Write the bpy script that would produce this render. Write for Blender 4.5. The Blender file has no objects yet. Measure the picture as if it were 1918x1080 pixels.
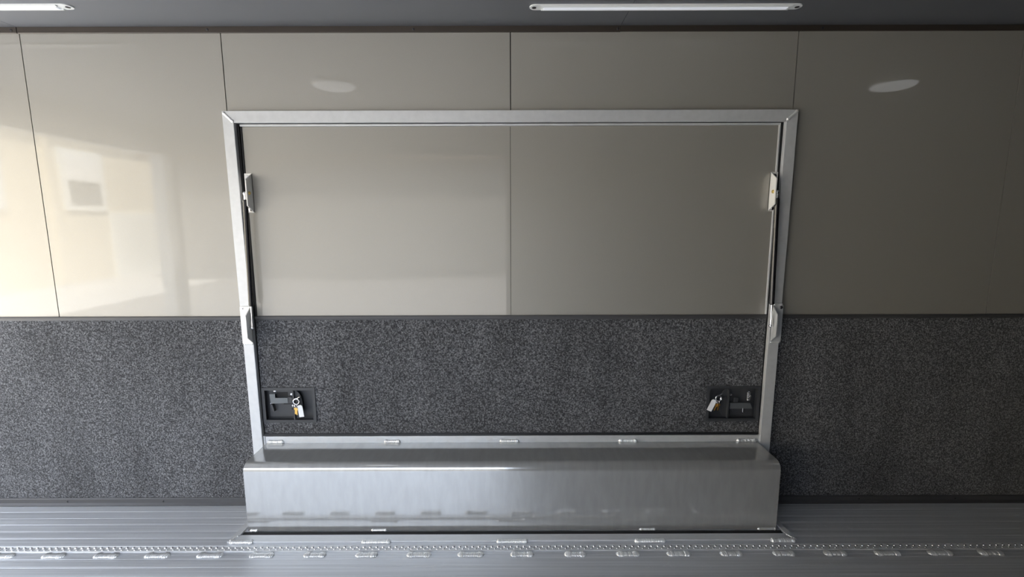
import bpy, bmesh, math, random
from mathutils import Vector, Matrix
random.seed(7)
PI = math.pi
sc = bpy.context.scene
C = sc.collection

# ------------------------------------------------------------ camera, sky, sun, exposure
F_PX = 900.0
PITCH, YAW, ROLL = 0.14513, 0.000866, -0.003005
CAM = Vector((0.0, -2.160, 1.3648))
cp, sp, cy, sy = math.cos(PITCH), math.sin(PITCH), math.cos(YAW), math.sin(YAW)
fwd = Vector((sy*cp, cy*cp, -sp)); rgt = Vector((cy, -sy, 0)); upv = rgt.cross(fwd)
cr, sr = math.cos(ROLL), math.sin(ROLL)
ax = cr*rgt + sr*upv; ay = -sr*rgt + cr*upv
cam_d = bpy.data.cameras.new('camera'); cam = bpy.data.objects.new('camera', cam_d); C.objects.link(cam)
cam_d.sensor_width = 36.0; cam_d.lens = F_PX/1918*36.0; cam_d.clip_start = 0.02
cam.matrix_world = Matrix(((ax.x, ay.x, -fwd.x, CAM.x), (ax.y, ay.y, -fwd.y, CAM.y), (ax.z, ay.z, -fwd.z, CAM.z), (0, 0, 0, 1)))
sc.camera = cam

wd = bpy.data.worlds.new('sky'); sc.world = wd; wd.use_nodes = True
wn = wd.node_tree; wn.nodes.clear()
wo = wn.nodes.new('ShaderNodeOutputWorld'); wb = wn.nodes.new('ShaderNodeBackground')
skyt = wn.nodes.new('ShaderNodeTexSky'); skyt.sky_type = 'NISHITA'; skyt.sun_disc = False
skyt.sun_elevation = math.radians(42); skyt.sun_rotation = math.radians(60); skyt.air_density = 1.2; skyt.dust_density = 2.0
haze = wn.nodes.new('ShaderNodeMixRGB'); haze.inputs[0].default_value = .75; haze.inputs[2].default_value = (3.0, 3.15, 3.4, 1)
wn.links.new(skyt.outputs[0], haze.inputs[1]); wn.links.new(haze.outputs[0], wb.inputs[0]); wn.links.new(wb.outputs[0], wo.inputs[0])
SKY = 0.62
wb.inputs[1].default_value = SKY

sd = bpy.data.lights.new('sun', 'SUN'); sd.energy = 16.0; sd.angle = math.radians(0.6); sd.color = (1, .93, .80)
sun = bpy.data.objects.new('sun', sd); C.objects.link(sun)
sun.rotation_euler = Vector((0.25, 0.32, 0.9)).to_track_quat('Z', 'Y').to_euler()   # light comes from ahead of the trailer

sc.view_settings.view_transform = 'Standard'; sc.view_settings.look = 'None'
sc.view_settings.gamma = 1.0; sc.view_settings.use_curve_mapping = False
sc.view_settings.exposure = 1.6
sc.cycles.max_bounces = 10; sc.cycles.diffuse_bounces = 5; sc.cycles.glossy_bounces = 6
sc.cycles.caustics_reflective = True; sc.cycles.blur_glossy = 1.0
sc.cycles.sample_clamp_indirect = 12.0

XL, XR = -3.24, 6.0         # open rear end, closed front end
YB = -2.44                  # opposite wall
ZC = 2.164                  # ceiling

# ------------------------------------------------------------ materials
def mat(name, col, rough=.5, metal=0.0, spec=.5, coat=0.0, crough=.1, emit=None, es=0.0, aniso=0.0):
    m = bpy.data.materials.new(name); m.use_nodes = True
    b = m.node_tree.nodes['Principled BSDF']
    b.inputs['Base Color'].default_value = (*col, 1); b.inputs['Roughness'].default_value = rough
    b.inputs['Metallic'].default_value = metal; b.inputs['Specular IOR Level'].default_value = spec
    b.inputs['Coat Weight'].default_value = coat; b.inputs['Coat Roughness'].default_value = crough
    b.inputs['Anisotropic'].default_value = aniso
    if emit: b.inputs['Emission Color'].default_value = (*emit, 1); b.inputs['Emission Strength'].default_value = es
    return m
def nodes(m): return m.node_tree.nodes, m.node_tree.links, m.node_tree.nodes['Principled BSDF']
def add_noise(m, c1, c2, scale=(1, 1, 1), nscale=20, detail=4, lo=.35, hi=.65, bump=0.0, bdist=.001, rough=None):
    N, L, b = nodes(m)
    tc = N.new('ShaderNodeTexCoord'); mp = N.new('ShaderNodeMapping'); mp.inputs['Scale'].default_value = scale
    nz = N.new('ShaderNodeTexNoise'); nz.inputs['Scale'].default_value = nscale; nz.inputs['Detail'].default_value = detail
    rp = N.new('ShaderNodeValToRGB'); rp.color_ramp.elements[0].position = lo; rp.color_ramp.elements[1].position = hi
    rp.color_ramp.elements[0].color = (*c1, 1); rp.color_ramp.elements[1].color = (*c2, 1)
    L.new(tc.outputs['Object'], mp.inputs[0]); L.new(mp.outputs[0], nz.inputs['Vector'])
    L.new(nz.outputs[0], rp.inputs[0]); L.new(rp.outputs[0], b.inputs['Base Color'])
    if rough:
        mr = N.new('ShaderNodeMapRange'); mr.inputs[1].default_value = lo; mr.inputs[2].default_value = hi
        mr.inputs[3].default_value, mr.inputs[4].default_value = rough
        L.new(nz.outputs[0], mr.inputs[0]); L.new(mr.outputs[0], b.inputs['Roughness'])
    if bump:
        bp = N.new('ShaderNodeBump'); bp.inputs['Strength'].default_value = bump; bp.inputs['Distance'].default_value = bdist
        L.new(nz.outputs[0], bp.inputs['Height']); L.new(bp.outputs[0], b.inputs['Normal'])
    return nz, rp

# champagne-grey coated aluminium skin; slight waviness of thin sheet bends the reflections
M_panel = mat('pewter_coated_skin', (.30, .285, .255), rough=.5, metal=.35, coat=.9, crough=.035)
N, L, b = nodes(M_panel)
tc = N.new('ShaderNodeTexCoord')
n1 = N.new('ShaderNodeTexNoise'); n1.inputs['Scale'].default_value = 1.6; n1.inputs['Detail'].default_value = 0
bp1 = N.new('ShaderNodeBump'); bp1.inputs['Strength'].default_value = .12; bp1.inputs['Distance'].default_value = .02
L.new(tc.outputs['Object'], n1.inputs['Vector']); L.new(n1.outputs[0], bp1.inputs['Height'])
L.new(bp1.outputs[0], b.inputs['Coat Normal'])
n2 = N.new('ShaderNodeTexNoise'); n2.inputs['Scale'].default_value = 420; n2.inputs['Detail'].default_value = 2
r2 = N.new('ShaderNodeValToRGB'); r2.color_ramp.elements[0].color = (.275, .263, .238, 1); r2.color_ramp.elements[1].color = (.335, .320, .290, 1)
L.new(tc.outputs['Object'], n2.inputs['Vector']); L.new(n2.outputs[0], r2.inputs[0]); L.new(r2.outputs[0], b.inputs['Base Color'])

M_ceil = mat('charcoal_ceiling_skin', (.25, .262, .29), rough=.5, metal=.85, spec=.1)
M_bronze = mat('dark_bronze_trim', (.055, .045, .037), rough=.42, metal=.5)
M_trimgrey = mat('dark_grey_trim', (.055, .055, .058), rough=.45, metal=.2)
M_black = mat('black_plastic', (.012, .012, .014), rough=.45)
M_blackpc = mat('black_powder_coat', (.036, .038, .042), rough=.5)
M_shadow = mat('black_seal_and_gap_shade', (.006, .006, .007), rough=.7)  # serves the door seal and the black fills of dark gaps
M_carpet = mat('charcoal_loop_carpet', (.05, .05, .055), rough=.95, spec=.15)
N, L, b = nodes(M_carpet)
b.inputs['Sheen Weight'].default_value = .35; b.inputs['Sheen Roughness'].default_value = .4
tc = N.new('ShaderNodeTexCoord')
nz = N.new('ShaderNodeTexNoise'); nz.inputs['Scale'].default_value = 170; nz.inputs['Detail'].default_value = 3; nz.inputs['Roughness'].default_value = .75
rp = N.new('ShaderNodeValToRGB'); e = rp.color_ramp.elements
e[0].position = .36; e[0].color = (.016, .016, .018, 1); e[1].position = .70; e[1].color = (.26, .265, .275, 1)
mid = rp.color_ramp.elements.new(.50); mid.color = (.07, .071, .076, 1)
nb = N.new('ShaderNodeTexNoise'); nb.inputs['Scale'].default_value = 9; nb.inputs['Detail'].default_value = 3
rb = N.new('ShaderNodeValToRGB'); rb.color_ramp.elements[0].position = .3; rb.color_ramp.elements[0].color = (.78, .78, .78, 1)
rb.color_ramp.elements[1].position = .7; rb.color_ramp.elements[1].color = (1.15, 1.15, 1.15, 1)
mx = N.new('ShaderNodeMixRGB'); mx.blend_type = 'MULTIPLY'; mx.inputs[0].default_value = 1
bp = N.new('ShaderNodeBump'); bp.inputs['Strength'].default_value = .6; bp.inputs['Distance'].default_value = .003
mpb = N.new('ShaderNodeMapping'); mpb.inputs['Scale'].default_value = (1, 1, .28); nb.inputs['Scale'].default_value = 6
L.new(tc.outputs['Object'], nz.inputs['Vector']); L.new(tc.outputs['Object'], mpb.inputs[0]); L.new(mpb.outputs[0], nb.inputs['Vector'])
L.new(nz.outputs[0], rp.inputs[0]); L.new(nb.outputs[0], rb.inputs[0]); L.new(rp.outputs[0], mx.inputs[1]); L.new(rb.outputs[0], mx.inputs[2])
L.new(mx.outputs[0], b.inputs['Base Color']); L.new(nz.outputs[0], bp.inputs['Height']); L.new(bp.outputs[0], b.inputs['Normal'])

M_alu = mat('mill_aluminium', (.62, .63, .65), rough=.42, metal=.35)
add_noise(M_alu, (.55, .56, .57), (.59, .60, .61), scale=(3, 12, 3), nscale=12, detail=3, rough=(.34, .46))
M_box = mat('bright_sheet_aluminium', (.66, .665, .67), rough=.15, metal=.65)
add_noise(M_box, (.44, .44, .43), (.48, .48, .47), scale=(4, 1, 1), nscale=10, detail=3, rough=(.13, .16))
M_floor = mat('extruded_aluminium_floor', (.5, .52, .55), rough=.3, metal=.6)
N, L, b = nodes(M_floor)
tc = N.new('ShaderNodeTexCoord'); mp = N.new('ShaderNodeMapping'); mp.inputs['Scale'].default_value = (.35, 34, 1)
nz = N.new('ShaderNodeTexNoise'); nz.inputs['Scale'].default_value = 3; nz.inputs['Detail'].default_value = 5
rp = N.new('ShaderNodeValToRGB'); rp.color_ramp.elements[0].position = .3; rp.color_ramp.elements[1].position = .7
rp.color_ramp.elements[0].color = (.52, .535, .56, 1); rp.color_ramp.elements[1].color = (.68, .70, .73, 1)
mr = N.new('ShaderNodeMapRange'); mr.inputs[1].default_value = .3; mr.inputs[2].default_value = .7; mr.inputs[3].default_value = .38; mr.inputs[4].default_value = .5
sc_n = N.new('ShaderNodeTexNoise'); sc_n.inputs['Scale'].default_value = 38; sc_n.inputs['Detail'].default_value = 6; sc_n.inputs['Distortion'].default_value = 1.2
sc_m = N.new('ShaderNodeTexNoise'); sc_m.inputs['Scale'].default_value = 2.2
sc_r = N.new('ShaderNodeMapRange'); sc_r.inputs[1].default_value = .60; sc_r.inputs[2].default_value = .68; sc_r.inputs[3].default_value = 0; sc_r.inputs[4].default_value = 1
sm_r = N.new('ShaderNodeMapRange'); sm_r.inputs[1].default_value = .52; sm_r.inputs[2].default_value = .62; sm_r.inputs[3].default_value = 0; sm_r.inputs[4].default_value = .35
mu = N.new('ShaderNodeMath'); mu.operation = 'MULTIPLY'
mx = N.new('ShaderNodeMixRGB'); mx.inputs[2].default_value = (.75, .77, .8, 1)
L.new(tc.outputs['Object'], mp.inputs[0]); L.new(mp.outputs[0], nz.inputs['Vector']); L.new(nz.outputs[0], rp.inputs[0]); L.new(nz.outputs[0], mr.inputs[0])
L.new(tc.outputs['Object'], sc_n.inputs['Vector']); L.new(tc.outputs['Object'], sc_m.inputs['Vector'])
L.new(sc_n.outputs[0], sc_r.inputs[0]); L.new(sc_m.outputs[0], sm_r.inputs[0]); L.new(sc_r.outputs[0], mu.inputs[0]); L.new(sm_r.outputs[0], mu.inputs[1])
L.new(mu.outputs[0], mx.inputs[0]); L.new(rp.outputs[0], mx.inputs[1]); L.new(mx.outputs[0], b.inputs['Base Color']); L.new(mr.outputs[0], b.inputs['Roughness'])

M_weld = mat('weld_metal', (.82, .82, .81), rough=.28, metal=.6)
M_chrome = mat('chrome', (.8, .8, .82), rough=.12, metal=1.0)
M_brackw = mat('bright_bracket_aluminium', (.74, .73, .70), rough=.4, metal=.1)
M_rod = mat('gloss_black_tube', (.01, .01, .012), rough=.18)
M_brass = mat('brass', (.75, .45, .12), rough=.3, metal=1.0)
M_zinc = mat('yellow_zinc', (.75, .6, .25), rough=.3, metal=1.0)
M_tag = mat('white_key_tag', (.80, .81, .82), rough=.5)
M_lens = mat('frosted_light_lens', (.8, .82, .86), rough=.35, emit=(.86, .90, 1.0), es=.10)
M_white = mat('white_plastic', (.75, .77, .76), rough=.35)

# ------------------------------------------------------------ mesh helpers
def bbox(bm, x0, x1, y0, y1, z0, z1, bev=0.0, seg=2):
    vs = [bm.verts.new((x, y, z)) for x in (x0, x1) for y in (y0, y1) for z in (z0, z1)]
    f = [(0, 1, 3, 2), (4, 6, 7, 5), (0, 4, 5, 1), (2, 3, 7, 6), (0, 2, 6, 4), (1, 5, 7, 3)]
    fs = [bm.faces.new([vs[i] for i in q]) for q in f]
    if bev:
        es = list({e for q in fs for e in q.edges})
        bmesh.ops.bevel(bm, geom=es, offset=bev, segments=seg, affect='EDGES', profile=.5)
def box(*a, **k):
    bm = bmesh.new(); bbox(bm, *a, **k); return bm
def prism(bm, pts, axis, a0, a1):
    """pts: 2D outline; axis 'x': pts=(y,z); 'y': pts=(x,z); 'z': pts=(x,y)"""
    def P(p, a):
        return {'x': (a, p[0], p[1]), 'y': (p[0], a, p[1]), 'z': (p[0], p[1], a)}[axis]
    A = [bm.verts.new(P(p, a0)) for p in pts]; B = [bm.verts.new(P(p, a1)) for p in pts]
    fs = [bm.faces.new(A), bm.faces.new(list(reversed(B)))]
    n = len(pts)
    for i in range(n): fs.append(bm.faces.new([A[i], B[i], B[(i+1) % n], A[(i+1) % n]]))
    bmesh.ops.recalc_face_normals(bm, faces=fs)
def tube(bm, p0, p1, r0, r1=None, n=20, caps=True):
    p0 = Vector(p0); p1 = Vector(p1); r1 = r0 if r1 is None else r1
    d = (p1-p0).normalized(); u = d.orthogonal().normalized(); v = d.cross(u)
    A = []; B = []
    for i in range(n):
        a = 2*PI*i/n; w = math.cos(a)*u + math.sin(a)*v
        A.append(bm.verts.new(p0+w*r0)); B.append(bm.verts.new(p1+w*r1))
    fs = []
    for i in range(n): fs.append(bm.faces.new([A[i], A[(i+1) % n], B[(i+1) % n], B[i]]))
    if caps: fs.append(bm.faces.new(list(reversed(A)))); fs.append(bm.faces.new(B))
    bmesh.ops.recalc_face_normals(bm, faces=fs)
def ball(bm, c, r, s=(1, 1, 1), seg=14):
    nv = seg//2; c = Vector(c); rows = []
    for j in range(1, nv):
        t = PI*j/nv
        rows.append([bm.verts.new(c+Vector((r*s[0]*math.sin(t)*math.cos(2*PI*i/seg), r*s[1]*math.sin(t)*math.sin(2*PI*i/seg), r*s[2]*math.cos(t)))) for i in range(seg)])
    top = bm.verts.new(c+Vector((0, 0, r*s[2]))); bot = bm.verts.new(c-Vector((0, 0, r*s[2])))
    for i in range(seg):
        k = (i+1) % seg
        bm.faces.new([top, rows[0][i], rows[0][k]]); bm.faces.new([bot, rows[-1][k], rows[-1][i]])
        for j in range(len(rows)-1): bm.faces.new([rows[j][i], rows[j+1][i], rows[j+1][k], rows[j][k]])
def torus(bm, c, R, r, rot=Matrix.Identity(3), n=24, m=8, arc=2*PI):
    c = Vector(c); rings = []
    k = n if arc >= 2*PI-1e-6 else n+1
    for i in range(k):
        a = arc*i/n; cen = Vector((math.cos(a)*R, 0, math.sin(a)*R)); ring = []
        for j in range(m):
            t = 2*PI*j/m
            ring.append(bm.verts.new(c + rot @ (cen + Vector((math.cos(a)*math.cos(t)*r, math.sin(t)*r, math.sin(a)*math.cos(t)*r)))))
        rings.append(ring)
    for i in range(n if k == n else n):
        A = rings[i]; B = rings[(i+1) % k] if k == n else rings[i+1]
        for j in range(m): bm.faces.new([A[j], A[(j+1) % m], B[(j+1) % m], B[j]])
    bmesh.ops.recalc_face_normals(bm, faces=bm.faces[:])
def obj(name, bm, m, parent=None, smooth=False, loc=None):
    me = bpy.data.meshes.new(name); bm.to_mesh(me); bm.free(); me.materials.append(m)
    o = bpy.data.objects.new(name, me); C.objects.link(o)
    if parent is not None:
        o.parent = parent; o.matrix_parent_inverse = Matrix.Translation(-parent.location) if parent.type == 'EMPTY' else Matrix.Identity(4)
    if smooth:
        for p in me.polygons: p.use_smooth = True
        if smooth != 'all':
            me.set_sharp_from_angle(angle=math.radians(35))
    if loc: o.location = loc
    return o
def thing(name, label, cat, loc=(0, 0, 0), group=None, kind=None):
    o = bpy.data.objects.new(name, None); C.objects.link(o); o.location = loc; o.empty_display_size = .05
    if label: o['label'] = label
    if cat: o['category'] = cat
    if group: o['group'] = group
    if kind: o['kind'] = kind
    return o
def tag(o, label, cat, group=None):
    o['label'] = label; o['category'] = cat
    if group: o['group'] = group
    return o
def struct(o, label, cat='structure'):
    o['kind'] = 'structure'; o['label'] = label; o['category'] = cat; return o
def grid_panel(bm, x0, x1, z0, z1, y0, y1, holes=()):
    """flat panel in xz with rectangular holes, y0 front (room side) y1 back"""
    xs = sorted({x0, x1} | {h[0] for h in holes} | {h[1] for h in holes})
    zs = sorted({z0, z1} | {h[2] for h in holes} | {h[3] for h in holes})
    for i in range(len(xs)-1):
        for j in range(len(zs)-1):
            cx, cz = (xs[i]+xs[i+1])/2, (zs[j]+zs[j+1])/2
            if any(h[0] < cx < h[1] and h[2] < cz < h[3] for h in holes): continue
            bbox(bm, xs[i], xs[i+1], y0, y1, zs[j], zs[j+1])
def bead_bm(p0, p1, w=.006, h=.004, normal=(0, 0, 1), seed=0):
    """a stitched weld bead from p0 to p1, ripples along its length, lying on a surface with the given normal"""
    rnd = random.Random(seed)
    p0 = Vector(p0); p1 = Vector(p1); d = (p1-p0); ln = d.length; d.normalize(); nn = Vector(normal); s = d.cross(nn).normalized()
    n = max(14, int(ln/.0017)); m = 8; rings = []
    for i in range(n+1):
        t = i/n; e = min(t, 1-t)*ln
        end = min(1, math.sqrt(max(0.0, e/(w*.9))))
        lump = 1.22 if (e < w*2.2) else 1.0
        r = end*lump*(1+.2*math.sin(i*1.9)+rnd.uniform(-.07, .07)) + .02
        off = rnd.uniform(-.0006, .0006); ring = []
        for j in range(m+1):
            a = PI*j/m
            ring.append(p0+d*(t*ln+.0012*math.sin(a)) + s*(math.cos(a)*w*r+off) + nn*(math.sin(a)*h*r - .0006))
        rings.append(ring)
    bm = bmesh.new(); V = [[bm.verts.new(v) for v in ring] for ring in rings]
    for i in range(n):
        for j in range(m): bm.faces.new([V[i][j], V[i][j+1], V[i+1][j+1], V[i+1][j]])
        bm.faces.new([V[i][0], V[i+1][0], V[i+1][m], V[i][m]])
    bm.faces.new(V[0]); bm.faces.new(list(reversed(V[n])))
    bmesh.ops.recalc_face_normals(bm, faces=bm.faces[:])
    return bm
def weld(parent, p0, p1, seed, w=.006, h=.004, normal=(0, 0, 1), name='weld_bead'):
    return obj(name, bead_bm(p0, p1, w, h, normal, seed), M_weld, parent, smooth='all')
def screw_bm(c, r=.005, normal=(0, -1, 0), h=.0022):
    bm = bmesh.new(); c = Vector(c); n = Vector(normal)
    tube(bm, c, c+n*h*.5, r, r, 14); tube(bm, c+n*h*.5, c+n*h, r, r*.6, 14); return bm

# ------------------------------------------------------------ room shell
ZT = .919                     # top of the carpet, bottom of the skins
root = struct(thing('wall_back', None, None), 'back wall of the trailer, pewter grey skins above charcoal carpet', 'wall')
obj('wall_core', box(XL, XR, .030, .09, -.03, ZC+.03), M_shadow, root)
seams = [XL, -2.07, -1.2235, -.002, 1.2155, 2.173, 3.39, 4.61, XR]
for i in range(len(seams)-1):
    a, bb = seams[i]+.002, seams[i+1]-.002
    bm = bmesh.new()
    hole = (max(a, -1.19), min(bb, 1.19), .3, 1.80)
    if hole[0] < hole[1] and a < 1.1 and bb > -1.1:
        grid_panel(bm, a, bb, ZT+.004, 2.150, 0, .02, [(hole[0], hole[1], ZT+.004-.01, 1.785)])
    else:
        bbox(bm, a, bb, 0, .02, ZT+.004, 2.150)
    obj('wall_skin', bm, M_panel, root)

# carpets either side of the door
for x0, x1, lab in ((XL, -1.220, 'lighter lit stretch of charcoal wall carpet to the left of the escape door'),
                    (1.216, XR, 'dark stretch of charcoal wall carpet to the right of the escape door')):
    bm = bmesh.new()
    bbox(bm, x0, x1, -.004, .02, .0, ZT-.006)
    tag(obj('wall_carpet', bm, M_carpet), lab, 'carpet')

# cove trim at the ceiling, lengths butted at -2.07 and .463
t1 = struct(thing('trim_1', None, None, (0, 0, 2.14)), 'dark bronze cove trim where the wall meets the ceiling', 'trim')
for a, bb in ((XL, -2.076), (-2.072, .461), (.4625, XR)):
    bm = bmesh.new(); dz = .0015 if a > 0 else 0
    prism(bm, [(.02, 2.139+dz), (-.004, 2.139+dz), (-.006, 2.141+dz), (-.006, 2.1635), (.02, 2.1635)], 'x', a, bb)
    obj('trim_length', bm, M_bronze, t1)
for x in (-2.93, -2.097, -1.274, -.409, .450, 1.31, 2.17, 3.0):
    obj('screw', screw_bm((x, -.006, 2.151), .0055), M_black, t1)
# narrow trim between carpet and skins
t2 = struct(thing('trim_2', None, None, (0, 0, ZT)), 'thin black divider strip between the wall carpet and the skins', 'trim')
for a, bb in ((XL, -1.232), (1.228, XR)):
    bm = bmesh.new(); prism(bm, [(.02, ZT+.006), (-.006, ZT+.006), (-.008, ZT+.002), (-.008, ZT-.004), (-.006, ZT-.012), (.02, ZT-.012)], 'x', a, bb)
    obj('trim_length', bm, M_trimgrey, t2)
# base trim
t3 = struct(thing('baseboard_back', None, None), 'dark grey base strip screwed along the foot of the carpeted wall', 'trim')
for a, bb in ((XL, -1.224), (1.220, XR)):
    bm = bmesh.new(); prism(bm, [(.015, .034), (-.007, .034), (-.011, .030), (-.012, .012), (-.022, .004), (-.022, .0005), (.015, .0005)], 'x', a, bb)
    obj('trim_length', bm, M_trimgrey, t3)
for x in (-2.6, -2.147, -1.685, 1.676, 2.141, 2.6):
    obj('screw', screw_bm((x, -.012, .019), .0045), M_black, t3)

# ceiling with panel joints
ce = struct(thing('ceiling', None, None, (0, 0, ZC)), 'charcoal ceiling skins', 'ceiling')
cs = [XL, -2.074, .462, 2.9, XR]
for i in range(len(cs)-1):
    obj('ceiling_skin', box(cs[i]+.001, cs[i+1]-.001, YB, .02, ZC, ZC+.02), M_ceil, ce)
obj('ceiling_deck', box(XL, XR, YB-.1, .09, ZC+.0205, ZC+.06), M_shadow, ce)

# floor: ribbed aluminium planks running the length of the trailer
def floor_profile(y0, y1, pitch=.0475, groove=.0035, dep=.0005, ledge=.012):
    pts = []; y = y1 - .02; pts.append((y1, 0))
    k = 0
    while y - pitch > y0:
        pts += [(y, 0), (y-.0012, -dep), (y-groove, -dep), (y-groove-.0012, 0)]
        if k % 2 == 0: pts += [(y-groove-ledge, 0.0), (y-groove-ledge-.002, .0004), (y-pitch+.006, .0004), (y-pitch+.004, 0)]
        y -= pitch; k += 1
    pts.append((y0, 0)); return pts
fl = struct(thing('floor', None, None), 'ribbed extruded aluminium floor', 'floor')
for (y0, y1) in ((-.3655, -.0), (YB, -.3665)):
    pts = floor_profile(y0, y1)
    bm = bmesh.new(); xsx = [XL-.02, XR]
    A = [bm.verts.new((xsx[0], p[0], p[1])) for p in pts]; B = [bm.verts.new((xsx[1], p[0], p[1])) for p in pts]
    for i in range(len(pts)-1): bm.faces.new([A[i], A[i+1], B[i+1], B[i]])
    A2 = bm.verts.new((xsx[0], y0, -.03)); A3 = bm.verts.new((xsx[0], y1, -.03)); B2 = bm.verts.new((xsx[1], y0, -.03)); B3 = bm.verts.new((xsx[1], y1, -.03))
    bm.faces.new([A[-1], A2, B2, B[-1]]); bm.faces.new([A[0], B[0], B3, A3]); bm.faces.new([A2, A3, B3, B2])
    bm.faces.new(A+[A2, A3]); bm.faces.new(list(reversed(B+[B2, B3])))
    bmesh.ops.recalc_face_normals(bm, faces=bm.faces[:])
    obj('floor_plank', bm, M_floor, fl)

# opposite wall and front bulkhead behind and beside the photographer
OPX0, OPX1, OPZ0, OPZ1 = -3.18, -.05, .10, 1.96      # large side opening, behind the photographer
wf = struct(thing('wall_front', None, None, (0, YB, 0)), 'opposite side wall of the trailer with a large side opening', 'wall')
bm = bmesh.new(); grid_panel(bm, XL, XR, -.03, ZC+.03, YB-.021, YB-.09, [(OPX0, OPX1, OPZ0, OPZ1)])
bmesh.ops.recalc_face_normals(bm, faces=bm.faces[:]); obj('wall_core', bm, M_shadow, wf)
for a, bb in ((XL, OPX0), (OPX0, OPX1), (OPX1, 2.81), (2.81, 4.4), (4.4, XR)):
    z0 = OPZ1 if a == OPX0 else ZT+.004
    obj('wall_skin', box(a+.002, bb-.002, YB-.02, YB, z0, ZC-.001), M_panel if a < OPX1 else M_carpet, wf)  # right of the opening dark carpet replaces the skins, added to reduce bounced light
    z1 = OPZ0 if a == OPX0 else ZT
    obj('wall_carpet', box(a, bb, YB-.02, YB+.003, .0, z1), M_carpet, wf)
wr = struct(thing('wall_right', None, None, (XR, 0, 0)), 'front bulkhead of the trailer', 'wall')
obj('carpet', box(XR+.001, XR+.05, YB, .02, 0, ZC-.001), M_carpet, wr)  # bulkhead covered in dark carpet to cut bounce towards the right side
# rear end frame, open
wl = struct(thing('wall_left', None, None, (XL, 0, 0)), 'open rear end of the trailer with its aluminium header', 'wall')
obj('header', box(XL-.12, XL-.0, YB-.09, .09, 1.96, ZC+.06), M_alu, wl)
obj('post', box(XL-.12, XL-.0, .0, .09, -.03, 1.96), M_alu, wl)
obj('post', box(XL-.12, XL-.0, YB-.09, YB, -.03, 1.96), M_alu, wl)

# ------------------------------------------------------------ outdoors seen through the open rear (in reflections)
M_ground = mat('pale_concrete', (.42, .43, .45), rough=.9); add_noise(M_ground, (.31, .315, .325), (.36, .365, .375), nscale=1.3, detail=6)
gd = struct(obj('floor_1', box(-60, 12, -45, 25, -.72, -.55), M_ground), 'pale concrete yard outside the trailer', 'ground')
M_dim_ground = mat('bounce_limiting_ground', (.05, .05, .052), rough=.9); add_noise(M_dim_ground, (.12, .12, .125), (.16, .16, .165), nscale=60, detail=5)
struct(obj('floor_2', box(-9.2, 12, -12.9, -2.9, -.5495, -.54), M_dim_ground), 'added dark ground sheet beside the trailer, limits light bounced to the ceiling', 'ground')  # unseen dark sheet, added to keep ground light off the ceiling
M_stucco = mat('cream_stucco', (.66, .60, .46), rough=.9); add_noise(M_stucco, (.60, .545, .43), (.67, .61, .49), nscale=30, detail=4, bump=.2, bdist=.003)
M_glass = mat('dark_window_glass', (.10, .11, .12), rough=.06)
M_roof = mat('brown_shingles', (.12, .09, .07), rough=.9)
hs = thing('house', 'cream rendered house with white trimmed windows mirrored in the wall skin', 'house', (-13, -10, -.55))
HX = -13.0
bm = bmesh.new(); bbox(bm, HX-8, HX, -24, 2, -.55, 5.2); obj('wall', bm, M_stucco, hs)
bm = bmesh.new(); prism(bm, [(-24.5, 5.2), (2.5, 5.2), (-2, 7.6), (-20, 7.6)], 'x', HX-8.4, HX+.5); obj('roof', bm, M_roof, hs)
for y0, y1, z0, z1 in ((-13.4, -12.2, 1.75, 3.3), (-10.2, -9.1, 1.75, 3.3), (-5.0, -3.6, 1.4, 3.0)):
    fr = obj('window', box(HX-.05, HX+.05, y0-.15, y1+.15, z0-.15, z1+.15), M_white, hs)
    obj('pane', box(HX+.02, HX+.06, y0+.05, y1-.05, z0+.02, z0+.75), M_glass, fr)
    obj('blind', box(HX+.02, HX+.06, y0+.05, y1-.05, z0+.80, z1-.02), M_tag, fr)
gdr = obj('garage_door', box(HX-.02, HX+.06, -18.4, -13.6, -.55, 1.55), M_white, hs)
obj('downpipe', box(HX, HX+.1, -11.75, -11.6, -.5, 5.1), M_stucco, hs)

M_ramp = mat('pale_bounce_ramp_coating', (.7, .71, .72), rough=.5)  # pale matte finish invented to bounce daylight up to the ceiling
rp_ = thing('ramp', 'lowered loading ramp at the open rear, made pale grey to bounce light inside', 'ramp', (-4.4, -1.2, -.3))
bm = bmesh.new(); prism(bm, [(-3.37, -.03), (-5.4, -.50), (-5.4, -.545), (-3.37, -.10)], 'y', YB, 0); bmesh.ops.recalc_face_normals(bm, faces=bm.faces[:])
obj('ramp_deck', bm, M_ramp, rp_)
M_neigh = mat('pale_grey_render', (.2, .2, .2), rough=.9); add_noise(M_neigh, (.12, .12, .12), (.15, .15, .15), nscale=12, detail=4)
nb_ = thing('bounce_building', 'added long building that bounces sunlight in through the side opening', 'building', (0, -13, -.55))  # invented building, added as a sunlit reflector facing the side opening
obj('wall', box(-11, 12, -19, -13, -.55, 3.2), M_neigh, nb_)
obj('roof', box(-11.2, 12.4, -19.4, -12.6, 3.2, 3.4), M_roof, nb_)
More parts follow.
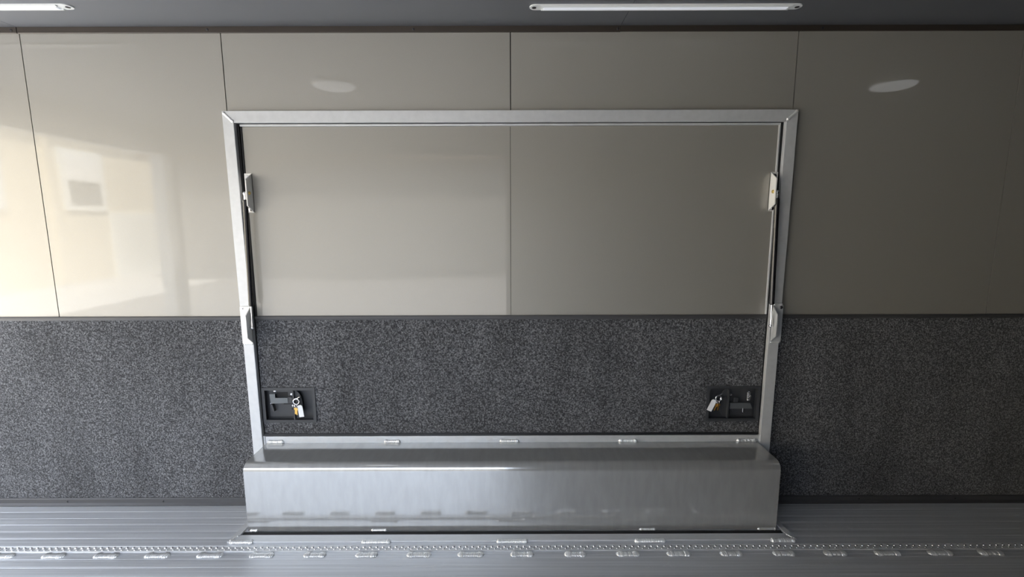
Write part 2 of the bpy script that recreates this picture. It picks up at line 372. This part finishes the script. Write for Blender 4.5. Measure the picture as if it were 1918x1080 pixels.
# ------------------------------------------------------------ escape door (leaf) inside the aluminium frame
DX0, DX1 = -1.172, 1.166
door = struct(thing('door_1', None, None, (0, 0, .35)), 'escape door leaf with pewter skins above and charcoal carpet below', 'door')
LX0, LX1 = (-1.171, -.921), (.913, 1.163)
LZ = (.414, .586)
for a, bb in ((DX0+.008, -.0045), (-.0025, DX1-.008)):
    obj('door_skin', box(a, bb, 0, .012, ZT+.005, 1.759), M_panel, door)
bm = bmesh.new(); grid_panel(bm, DX0, DX1, .352, ZT-.008, -.003, .012, [(LX0[0]+.006, LX0[1]-.006, LZ[0]+.006, LZ[1]-.006), (LX1[0]+.006, LX1[1]-.006, LZ[0]+.006, LZ[1]-.006)])
obj('carpet', bm, M_carpet, door)
bm = bmesh.new(); prism(bm, [(.012, ZT+.007), (-.006, ZT+.007), (-.008, ZT+.003), (-.008, ZT-.004), (-.006, ZT-.012), (.012, ZT-.012)], 'x', DX0, DX1)
obj('divider_strip', bm, M_trimgrey, door)
bm = bmesh.new(); prism(bm, [(.012, .359), (-.006, .359), (-.009, .355), (-.009, .3485), (.012, .3485)], 'x', DX0, DX1)
obj('bottom_strip', bm, M_black, door)
bm = bmesh.new()
bbox(bm, DX0, DX1, -.005, .012, 1.760, 1.769, bev=.001)
bbox(bm, DX1-.007, DX1, -.005, .012, ZT+.008, 1.7595, bev=.001)
obj('edge_strip', bm, M_alu, door)
obj('edge_shade_strip', box(DX0, DX0+.007, -.003, .012, ZT+.008, 1.7595, bev=.001), M_shadow, door)  # left edge strip turned black, imitates the shaded gap beside the frame

# ------------------------------------------------------------ welded aluminium frame round the door
FR = thing('door_frame', 'welded mill aluminium frame around the escape door, mitred at both top corners', 'frame', (0, -.01, .1))
FY = -.021
OX0, OX1, IX0, IX1, OZ, IZ = -1.235, 1.2285, -1.188, 1.180, 1.821, 1.7725
def fbar(pts, name):
    bm = bmesh.new(); prism(bm, pts, 'y', FY, -.0005)
    bmesh.ops.bevel(bm, geom=[e for e in bm.edges if all(abs(v.co.y-FY) < 1e-6 for v in e.verts)], offset=.0012, segments=2, affect='EDGES')
    obj(name, bm, M_alu, FR)
fbar([(OX0, OZ), (OX1, OZ), (IX1, IZ), (IX0, IZ)], 'header')
fbar([(OX0+.013, .004), (IX0+.013, .004), (IX0, IZ), (OX0, OZ)], 'stile')
fbar([(IX1-.011, .004), (OX1-.011, .004), (OX1, OZ), (IX1, IZ)], 'stile')
bm = bmesh.new()
bbox(bm, IX0-.002, IX0+.010, .001, .028, .30, IZ+.01); bbox(bm, IX1-.010, IX1+.002, .001, .028, .30, IZ+.01); bbox(bm, IX0+.010, IX1-.010, .001, .028, IZ-.003, IZ+.01)
obj('rubber_seal', bm, M_shadow, FR)
weld(FR, (OX0+.003, FY, OZ-.004), (IX0, FY, IZ+.002), 3, .0055, .004, (0, -1, 0))
weld(FR, (IX1, FY, IZ+.002), (OX1-.003, FY, OZ-.004), 4, .0055, .004, (0, -1, 0))

# ------------------------------------------------------------ brackets and gas struts
def mirror_bm(bm, s):
    if s < 0: return
    for v in bm.verts: v.co.x = -v.co.x
    bmesh.ops.reverse_faces(bm, faces=bm.faces[:])
def bracket_base(s, x0, x1, y, z0, z1, th=.004):
    bm = bmesh.new(); prism(bm, [(x0+.002, z0), (x1, z0), (x1, z1), (x0+.002, z1), (x0, z1-.002), (x0, z0+.002)], 'y', y-th, y); mirror_bm(bm, s); return bm
def bracket_web(s, x, th, y0, y1, z0, z1, ch):
    bm = bmesh.new(); prism(bm, [(y0, z0), (y0, z1), (y1, z1-ch), (y1, z0+ch)], 'x', x-th, x); mirror_bm(bm, s); return bm
def hexbolt(bm, c, n, r=.006, h=.005):
    c = Vector(c); n = Vector(n); tube(bm, c, c+n*h, r, r, 6); tube(bm, c, c+n*.0012, r*1.5, r*1.5, 16)
for s in (-1, 1):       # built for the left side, mirrored for the right
    side = 'left' if s < 0 else 'right'
    ub = obj('strut_bracket', bracket_base(s, -1.1695, -1.138, -.0005, 1.392, 1.562), M_brackw, door)
    obj('bracket_web', bracket_web(s, -1.138, .004, -.0005, -.053, 1.392, 1.562, .030), M_brackw, ub)
    bm = bmesh.new(); hexbolt(bm, (s*1.155, -.0045, 1.546), (0, -1, 0), .0055)
    hexbolt(bm, (s*1.155, -.0045, 1.405), (0, -1, 0), .0055)
    obj('bolt', bm, M_chrome, ub)
    bm = bmesh.new(); hexbolt(bm, (s*1.138, -.034, 1.476), (-s, 0, 0), .0055)
    obj('stud_nut', bm, M_zinc, ub)
    lb = obj('strut_bracket', bracket_base(s, -1.2275, -1.180, FY-.0005, .803, .974), M_brackw if s < 0 else M_alu, FR)
    obj('bracket_web', bracket_web(s, -1.180, .004, -.0215, -.066, .803, .974, .036), M_brackw if s < 0 else M_alu, lb)
    bm = bmesh.new(); hexbolt(bm, (s*1.218, FY-.0045, .963), (0, -1, 0), .005)
    obj('bolt', bm, M_chrome, lb)
    k = 11 if s < 0 else 14
    weld(lb, (s*1.226, FY-.002, .801), (s*1.182, FY-.002, .801), k, .004, .003, (0, -1, 0))
    if s > 0: weld(lb, (s*1.226, FY-.002, .976), (s*1.184, FY-.002, .976), k+1, .005, .004, (0, -1, 0))
    # gas strut
    P1 = Vector((s*1.156, -.036, 1.474)); P0 = Vector((s*1.167, -.044, .882))
    d = (P1-P0).normalized()
    gs = thing('gas_strut', 'black gas strut with chrome rod on the %s side of the escape door' % side, 'gas strut', P0, group=None)
    bm = bmesh.new(); a = P1-d*.030; e = P0+d*.100
    tube(bm, e, a, .0105, .0105, 24); tube(bm, a, a+d*.004, .0105, .006, 24); tube(bm, e-d*.004, e, .007, .0105, 24)
    tube(bm, e+d*.004, e+d*.006, .0112, .0112, 24)
    obj('cylinder', bm, M_rod, gs, smooth=True)
    bm = bmesh.new(); tube(bm, P0+d*.012, e, .004, .004, 16); obj('piston_rod', bm, M_chrome, gs, smooth=True)
    for c, sg in ((P0, 1), (P1, -1)):
        bm = bmesh.new(); ball(bm, c, .0085); tube(bm, c, c+d*sg*.030, .0062, .0055, 16)
        so = obj('ball_socket', bm, M_chrome, gs, smooth=True)
        bm = bmesh.new(); xx = -s*(abs(c.x)-1.1395) if sg < 0 else s*(1.180-abs(c.x)-.001)
        tube(bm, c, c+Vector((xx, 0, 0)), .004, .004, 12); obj('ball_stud', bm, M_chrome, so, smooth=True)

M_arm = mat('grey_zinc_coat', (.13, .14, .145), rough=.4, metal=.4)
# ------------------------------------------------------------ latches in the door carpet
def latch(s):
    """coordinates written for the left latch relative to its bezel, mirrored for the right"""
    x0, x1 = LX0 if s < 0 else (-LX1[1], -LX1[0]); z0, z1 = LZ; w = .014
    def fin(bm): mirror_bm(bm, s); return bm
    bm = bmesh.new(); yb = .024
    prism(bm, [(x0, z0), (x1, z0), (x1-w, z0+w), (x0+w, z0+w)], 'y', -.0075, -.0035)
    prism(bm, [(x1, z0), (x1, z1), (x1-w, z1-w), (x1-w, z0+w)], 'y', -.0075, -.0035)
    prism(bm, [(x1, z1), (x0, z1), (x0+w, z1-w), (x1-w, z1-w)], 'y', -.0075, -.0035)
    prism(bm, [(x0, z1), (x0, z0), (x0+w, z0+w), (x0+w, z1-w)], 'y', -.0075, -.0035)
    L0 = obj('latch', fin(bm), M_blackpc, door)
    bm = bmesh.new()
    bbox(bm, x0+.007, x1-.007, yb, yb+.002, z0+.007, z1-.007)
    for q in ((x0+.0065, x0+.0085, z0+.007, z1-.007), (x1-.0085, x1-.0065, z0+.007, z1-.007)): bbox(bm, q[0], q[1], -.003, yb, q[2], q[3])
    for q in ((z0+.0065, z0+.0085), (z1-.0085, z1-.0065)): bbox(bm, x0+.007, x1-.007, -.003, yb, q[0], q[1])
    obj('latch_tray', fin(bm), M_blackpc, L0)
    bm = bmesh.new(); bbox(bm, x0+.022, x0+.152, .015, .0235, z0+.020, z1-.018, bev=.001)
    obj('mounting_plate', fin(bm), M_blackpc, L0)
    if s < 0:
        bm = bmesh.new(); prism(bm, [(x0+.034, .553), (x0+.060, .553), (x0+.060, .534), (x0+.118, .534), (x0+.118, .509), (x0+.038, .506)], 'y', -.002, .004)
        obj('locking_arm', fin(bm), M_arm, L0)
        bm = bmesh.new(); bbox(bm, x0+.116, x0+.138, .0, .010, .506, .537, bev=.002); tube(bm, (x0+.136, .005, .508), (x0+.136, .005, .535), .007, n=16)
        obj('slide_block', fin(bm), M_blackpc, L0)
        bm = bmesh.new(); prism(bm, [(x0+.036, .503), (x0+.045, .503), (x0+.053, .468), (x0+.046, .466)], 'y', -.004, .015); obj('lever', fin(bm), M_blackpc, L0)
        bm = bmesh.new(); bbox(bm, x0+.062, x0+.112, .0135, .0152, .536, .556, bev=.0005); bbox(bm, x0+.090, x0+.140, .0135, .0152, .497, .505, bev=.0005); obj('slot', fin(bm), M_shadow, L0)
        bolts = ((.052, .561), (.033, .499), (.130, .546), (.134, .490)); cyl = (.128, .465)
    else:
        bm = bmesh.new(); prism(bm, [(x0+.042, .502), (x0+.136, .502), (x0+.136, .474), (x0+.030, .474), (x0+.036, .466), (x0+.042, .474)][:4], 'y', -.002, .004)
        obj('locking_arm', fin(bm), M_arm, L0)
        bm = bmesh.new(); bbox(bm, x0+.096, x0+.118, .0, .010, .5025, .528, bev=.002); obj('slide_block', fin(bm), M_blackpc, L0)
        bm = bmesh.new()
        for i in range(7): torus(bm, (x0+.050, .004, .516+i*.006), .009, .0014, rot=Matrix.Rotation(PI/2, 3, 'X'), n=16, m=6)
        obj('return_spring', fin(bm), M_chrome, L0, smooth='all')
        bm = bmesh.new(); tube(bm, (x0+.074, 0, .477), (x0+.074, 0, .458), .0022); tube(bm, (x0+.074, 0, .458), (x0+.066, 0, .448), .0022); obj('pull_wire', fin(bm), M_chrome, L0)
        bolts = ((.128, .537), (.036, .528), (.139, .482), (.150, .486)); cyl = (.110, .462)
    bm = bmesh.new()
    for dx, z in bolts: ball(bm, (x0+dx, .014, z), .0042, (1, .6, 1)); tube(bm, (x0+dx, .0155, z), (x0+dx, .0135, z), .0052)
    obj('rivet', fin(bm), M_chrome, L0)
    bm = bmesh.new(); tube(bm, (x0+cyl[0], .015, cyl[1]), (x0+cyl[0], .009, cyl[1]), .0095, n=24); obj('lock_cylinder', fin(bm), M_blackpc, L0)
    # rotary paddle: a blade standing out with a quarter disc behind it
    bm = bmesh.new()
    arc = [(x0+.151+.048*math.cos(a)*.72, .501+.069*math.sin(a)) for a in [(-PI/2+PI*i/20) for i in range(21)]]
    prism(bm, arc, 'y', .0, .006); prism(bm, [(x0+.146, .432), (x0+.152, .432), (x0+.152, .571), (x0+.146, .571)], 'y', -.012, .0235)
    tube(bm, (x0+.164, .006, .523), (x0+.164, -.006, .523), .012, n=24)
    obj('paddle_handle', fin(bm), M_blackpc, L0)
for s in (-1, 1): latch(s)

# keys hanging in the latches
def oriented(bm_fn, c, ang):
    bm = bmesh.new(); bm_fn(bm)
    bmesh.ops.transform(bm, matrix=Matrix.Translation(c) @ Matrix.Rotation(ang, 4, 'Y'), verts=bm.verts[:])
    return bm
def key_shape(bm):      # hangs downwards from the origin
    pts = [(.0065*math.cos(a), -.008+.008*math.sin(a)) for a in [i*PI/8 for i in range(17)][:-1]]
    prism(bm, pts, 'y', -.001, .001)
    prism(bm, [(-.003, -.014), (.003, -.014), (.003, -.021), (.0018, -.023), (.003, -.025), (.0015, -.028), (.003, -.031), (0, -.036), (-.003, -.033)], 'y', -.001, .001)
def tag_shape(bm): prism(bm, [(-.006, .002), (.006, .002), (.0115, -.004), (.0115, -.056), (-.0115, -.056), (-.0115, -.004)], 'y', -.0012, .0012)
def keyset(c, label, tag_off, tag_ang, key_offs, R=.0135):
    k = thing('key_ring', label, 'keys', c)
    c = Vector(c)
    bm = bmesh.new(); torus(bm, c, R, .0028, rot=Matrix.Rotation(.25, 3, 'Z')); torus(bm, c+Vector((.001, -.003, -.001)), R*.93, .002, rot=Matrix.Rotation(-.1, 3, 'X'))
    obj('split_ring', bm, M_chrome, k, smooth='all')
    bm = bmesh.new(); tube(bm, c+Vector((-.004, .002, .010)), c+Vector((.017, .0, .021)), .0022); obj('inserted_key', bm, M_chrome, k)
    for off, an in key_offs:
        p = c+Vector(off)
        bm = bmesh.new(); torus(bm, p+Vector((0, 0, .002)), .007, .0016, rot=Matrix.Rotation(1.1, 3, 'Z')); obj('link', bm, M_chrome, k, smooth='all')
        obj('key', oriented(key_shape, p+Vector((0, 0, -.006)), an), M_brass, k)
    o = obj('key_tag', oriented(tag_shape, c+Vector(tag_off), tag_ang), M_tag, k)
    return k
keyset((-1.006, -.016, .523), 'key ring with white tag and brass keys hanging in the left latch', (.015, -.002, -.020), -.12, (((-.006, 0, -.022), .05), ((-.001, -.004, -.024), -.06)))
keyset((.963, -.016, .532), 'key ring with long white tag and brass key hanging in the right latch', (-.018, -.002, -.010), .42, (((-.004, 0, -.022), .35), ((.004, -.004, -.018), .15)))

# ------------------------------------------------------------ wheel well box
WB = thing('wheel_well_box', 'bent bright aluminium wheel well cover under the escape door', 'wheel well cover', (0, -.11, 0))
BX0, BX1, BY, BZ, RB = -1.1625, 1.162, -.219, .315, .036
prof = [(-.012, BZ)]
for i in range(11):
    a = PI/2*i/10; prof.append((BY+RB - RB*math.sin(a), BZ-RB + RB*math.cos(a)))
prof.append((BY, .006))
inner = []
t = .003
for i in range(len(prof)):
    p = prof[i]
    if i == 0: inner.append((p[0], p[1]-t))
    elif i == len(prof)-1: inner.append((p[0]+t, p[1]))
    else:
        a = PI/2*(i-1)/10; inner.append((BY+RB-(RB-t)*math.sin(a), BZ-RB+(RB-t)*math.cos(a)))
bm = bmesh.new(); nx = 2
outline = prof+list(reversed(inner)); prism(bm, outline, 'x', BX0, BX1)
obj('bent_cover', bm, M_box, WB, smooth=True)
for x in (BX0+.004, BX1-.007):
    bm = bmesh.new()
    prism(bm, [(-.012, BZ-.0035), (BY+RB, BZ-.0035), (BY+.014, BZ-.016), (BY+.0035, BZ-RB), (BY+.0035, .006), (-.012, .006)], 'x', x, x+.003)
    obj('end_panel', bm, M_box, WB)
bm = bmesh.new(); bbox(bm, -1.166, 1.162, -.012, -.0015, BZ-.004, .347, bev=.0008); obj('rear_flange', bm, M_alu, WB)
for a, bb in ((-1.1765, -1.168), (1.164, 1.1705)): obj('flange_end', box(a, bb, -.012, -.0015, BZ-.01, .349, bev=.0008), M_alu, WB)
for i, (a, bb) in enumerate(((-1.158, -1.080), (-.606, -.529), (-.059, .033), (.503, .594), (1.062, 1.156))):
    weld(WB, (a, -.0135, BZ+.005), (bb, -.0135, BZ+.005), 20+i, .0085, .006, (0, -1, 0))
for i, (a, bb) in enumerate(((-.622, -.552), (.558, .631), (1.079, 1.161), (-1.155, -1.12))):
    weld(WB, (a, BY-.001, .009), (bb, BY-.001, .009), 30+i, .005, .004, (0, -.8, .6))

# ------------------------------------------------------------ frame bars on the floor round the box
TF = thing('floor_trim_frame', 'flat aluminium bars welded to the floor around the wheel well cover', 'trim frame', (0, -.27, 0))
def flat(pts, name, z=.0075):
    bm = bmesh.new(); prism(bm, pts, 'z', .0008, z)
    bmesh.ops.bevel(bm, geom=[e for e in bm.edges if all(v.co.z > z-1e-5 for v in e.verts)], offset=.001, segments=1, affect='EDGES')
    obj(name, bm, M_alu, TF)
flat([(-1.213, -.292), (1.213, -.286), (1.185, -.2475), (-1.180, -.2475)], 'front_bar')
flat([(-1.2145, -.2915), (-1.1815, -.2475), (-1.178, -.024), (-1.198, -.024)], 'side_bar')
flat([(1.2145, -.2855), (1.1865, -.2475), (1.178, -.024), (1.198, -.024)], 'side_bar')
bm = bmesh.new(); bbox(bm, -1.178, 1.180, -.2465, -.2235, .0008, .004); obj('gap_shade_strip', bm, M_shadow, TF)  # black strip standing in for the shadowed gap between cover and front bar
for i, (a, bb) in enumerate(((-1.205, -1.103), (-.643, -.518), (-.068, .065), (.519, .652), (1.099, 1.205))):
    weld(TF, (a, -.291, .004), (bb, -.290, .004), 40+i, .0085, .007, (0, -.5, .86))
weld(TF, (-1.207, -.287, .0075), (-1.186, -.252, .0075), 50, .0035, .003)
weld(TF, (1.186, -.252, .0075), (1.208, -.283, .0075), 51, .0045, .003)

# ------------------------------------------------------------ grip strip along the floor joint
GS = thing('grip_strip', 'raised aluminium grip strip of punched dimples running along the floor', 'grip strip', (0, -.33, 0))
GY0, GY1 = -.346, -.3115
bm = bmesh.new(); prism(bm, [(GY1, .0004), (GY1, .0035), (GY1-.003, .0045), (GY1-.005, .003), (GY0+.005, .003), (GY0+.003, .0038), (GY0, .0025), (GY0, .0004)], 'x', XL, XR)
obj('strip', bm, M_alu, GS)
bm = bmesh.new(); x = -2.9; i = 0
while x < 2.9:
    cx, cy, r = x, -.3235, .0060
    ball(bm, (cx, cy, .003), r, (1, .95, .75), seg=10)
    ball(bm, (cx+.0135, -.3355, .003), .0036, (1.3, .9, .55), seg=10)
    x += .0268
o = obj('dimples', bm, M_chrome, GS, smooth='all'); o['kind'] = 'stuff'
bm = bmesh.new(); x = -2.9
while x < 2.9:
    prism(bm, [(x-.013, -.3305), (x-.006, -.3275), (x-.005, -.3290), (x-.012, -.3320)], 'z', .0025, .00335); x += .0268
o = obj('slots', bm, M_shadow, GS); o['kind'] = 'stuff'

# stitch welds along the plank joint
M_joint = M_weld
x = -2.089-.2165*4; i = 0
while x < 2.9:
    rr = random.Random(100+i); a = x-.048+rr.uniform(-.006, .006); bb = x+.052+rr.uniform(-.006, .006)
    weld(fl, (a, -.366, .0), (bb, -.366+rr.uniform(-.001, .001), .0), 100+i, .0125, .007, (0, 0, 1))
    x += .2140; i += 1

# ------------------------------------------------------------ LED strip lights on the ceiling
def led(cx, cyy, label, ln=1.04, w=.046):
    t = thing('strip_light', label, 'light', (cx, cyy, ZC), 'strip lights on the ceiling')
    r = w/2; h = .0085
    def outline(rr, l):
        pts = []
        for i in range(13): a = PI/2+PI*i/12; pts.append((cx-l/2+rr+rr*math.cos(a), cyy+rr*math.sin(a)))
        for i in range(13): a = -PI/2+PI*i/12; pts.append((cx+l/2-rr+rr*math.cos(a), cyy+rr*math.sin(a)))
        return pts
    bm = bmesh.new(); prism(bm, outline(r, ln), 'z', ZC-h*.45, ZC-.0003); obj('base', bm, M_white, t)
    bm = bmesh.new(); prism(bm, [(cyy-r, ZC-h*.46), (cyy-r, ZC-h*.7), (cyy-r*.72, ZC-h), (cyy-r*.55, ZC-h), (cyy-r*.55, ZC-h*.46)], 'x', cx-ln/2+.045, cx+ln/2-.045)
    prism(bm, [(cyy+r, ZC-h*.46), (cyy+r, ZC-h*.7), (cyy+r*.72, ZC-h), (cyy+r*.55, ZC-h), (cyy+r*.55, ZC-h*.46)], 'x', cx-ln/2+.045, cx+ln/2-.045)
    obj('side_rail', bm, M_white, t)
    bm = bmesh.new(); prism(bm, [(cyy-r*.54, ZC-h*.46), (cyy-r*.54, ZC-h*.95), (cyy-r*.3, ZC-h*1.1), (cyy+r*.3, ZC-h*1.1), (cyy+r*.54, ZC-h*.95), (cyy+r*.54, ZC-h*.46)], 'x', cx-ln/2+.055, cx+ln/2-.055)
    obj('lens', bm, M_lens, t)
    for s in (-1, 1):
        bm = bmesh.new(); xx = cx+s*(ln/2-.017)
        tube(bm, (xx, cyy, ZC-h*.46), (xx, cyy, ZC-h*.62), .0085, n=16); obj('screw', bm, M_black, t)
    return t
led(.592, -.188, 'slim white strip light on the ceiling above the right half of the escape door')
led(-2.180, -.203, 'slim white strip light on the ceiling at the upper left, running out of the picture')

# round dome lights along the middle of the ceiling, seen as glints in the wall skins
M_dome = mat('lit_dome_diffuser', (.8, .8, .8), rough=.4, emit=(.95, .97, 1.0), es=.7)
for x, lab in ((-1.06, 'round ceiling dome light glinting in the skin above the left half of the door'),
               (2.30, 'round ceiling dome light glinting in the dark skin right of the escape door')):
    t = thing('dome_light', lab, 'light', (x, -.87, ZC), 'dome lights along the ceiling')
    bm = bmesh.new(); tube(bm, (x, -.87, ZC-.0005), (x, -.87, ZC-.014), .135, .130, 32); obj('base', bm, M_white, t)
    bm = bmesh.new(); ball(bm, (x, -.87, ZC-.0145), .118, (1, 1, .2), seg=24); obj('diffuser', bm, M_dome, t, smooth='all')
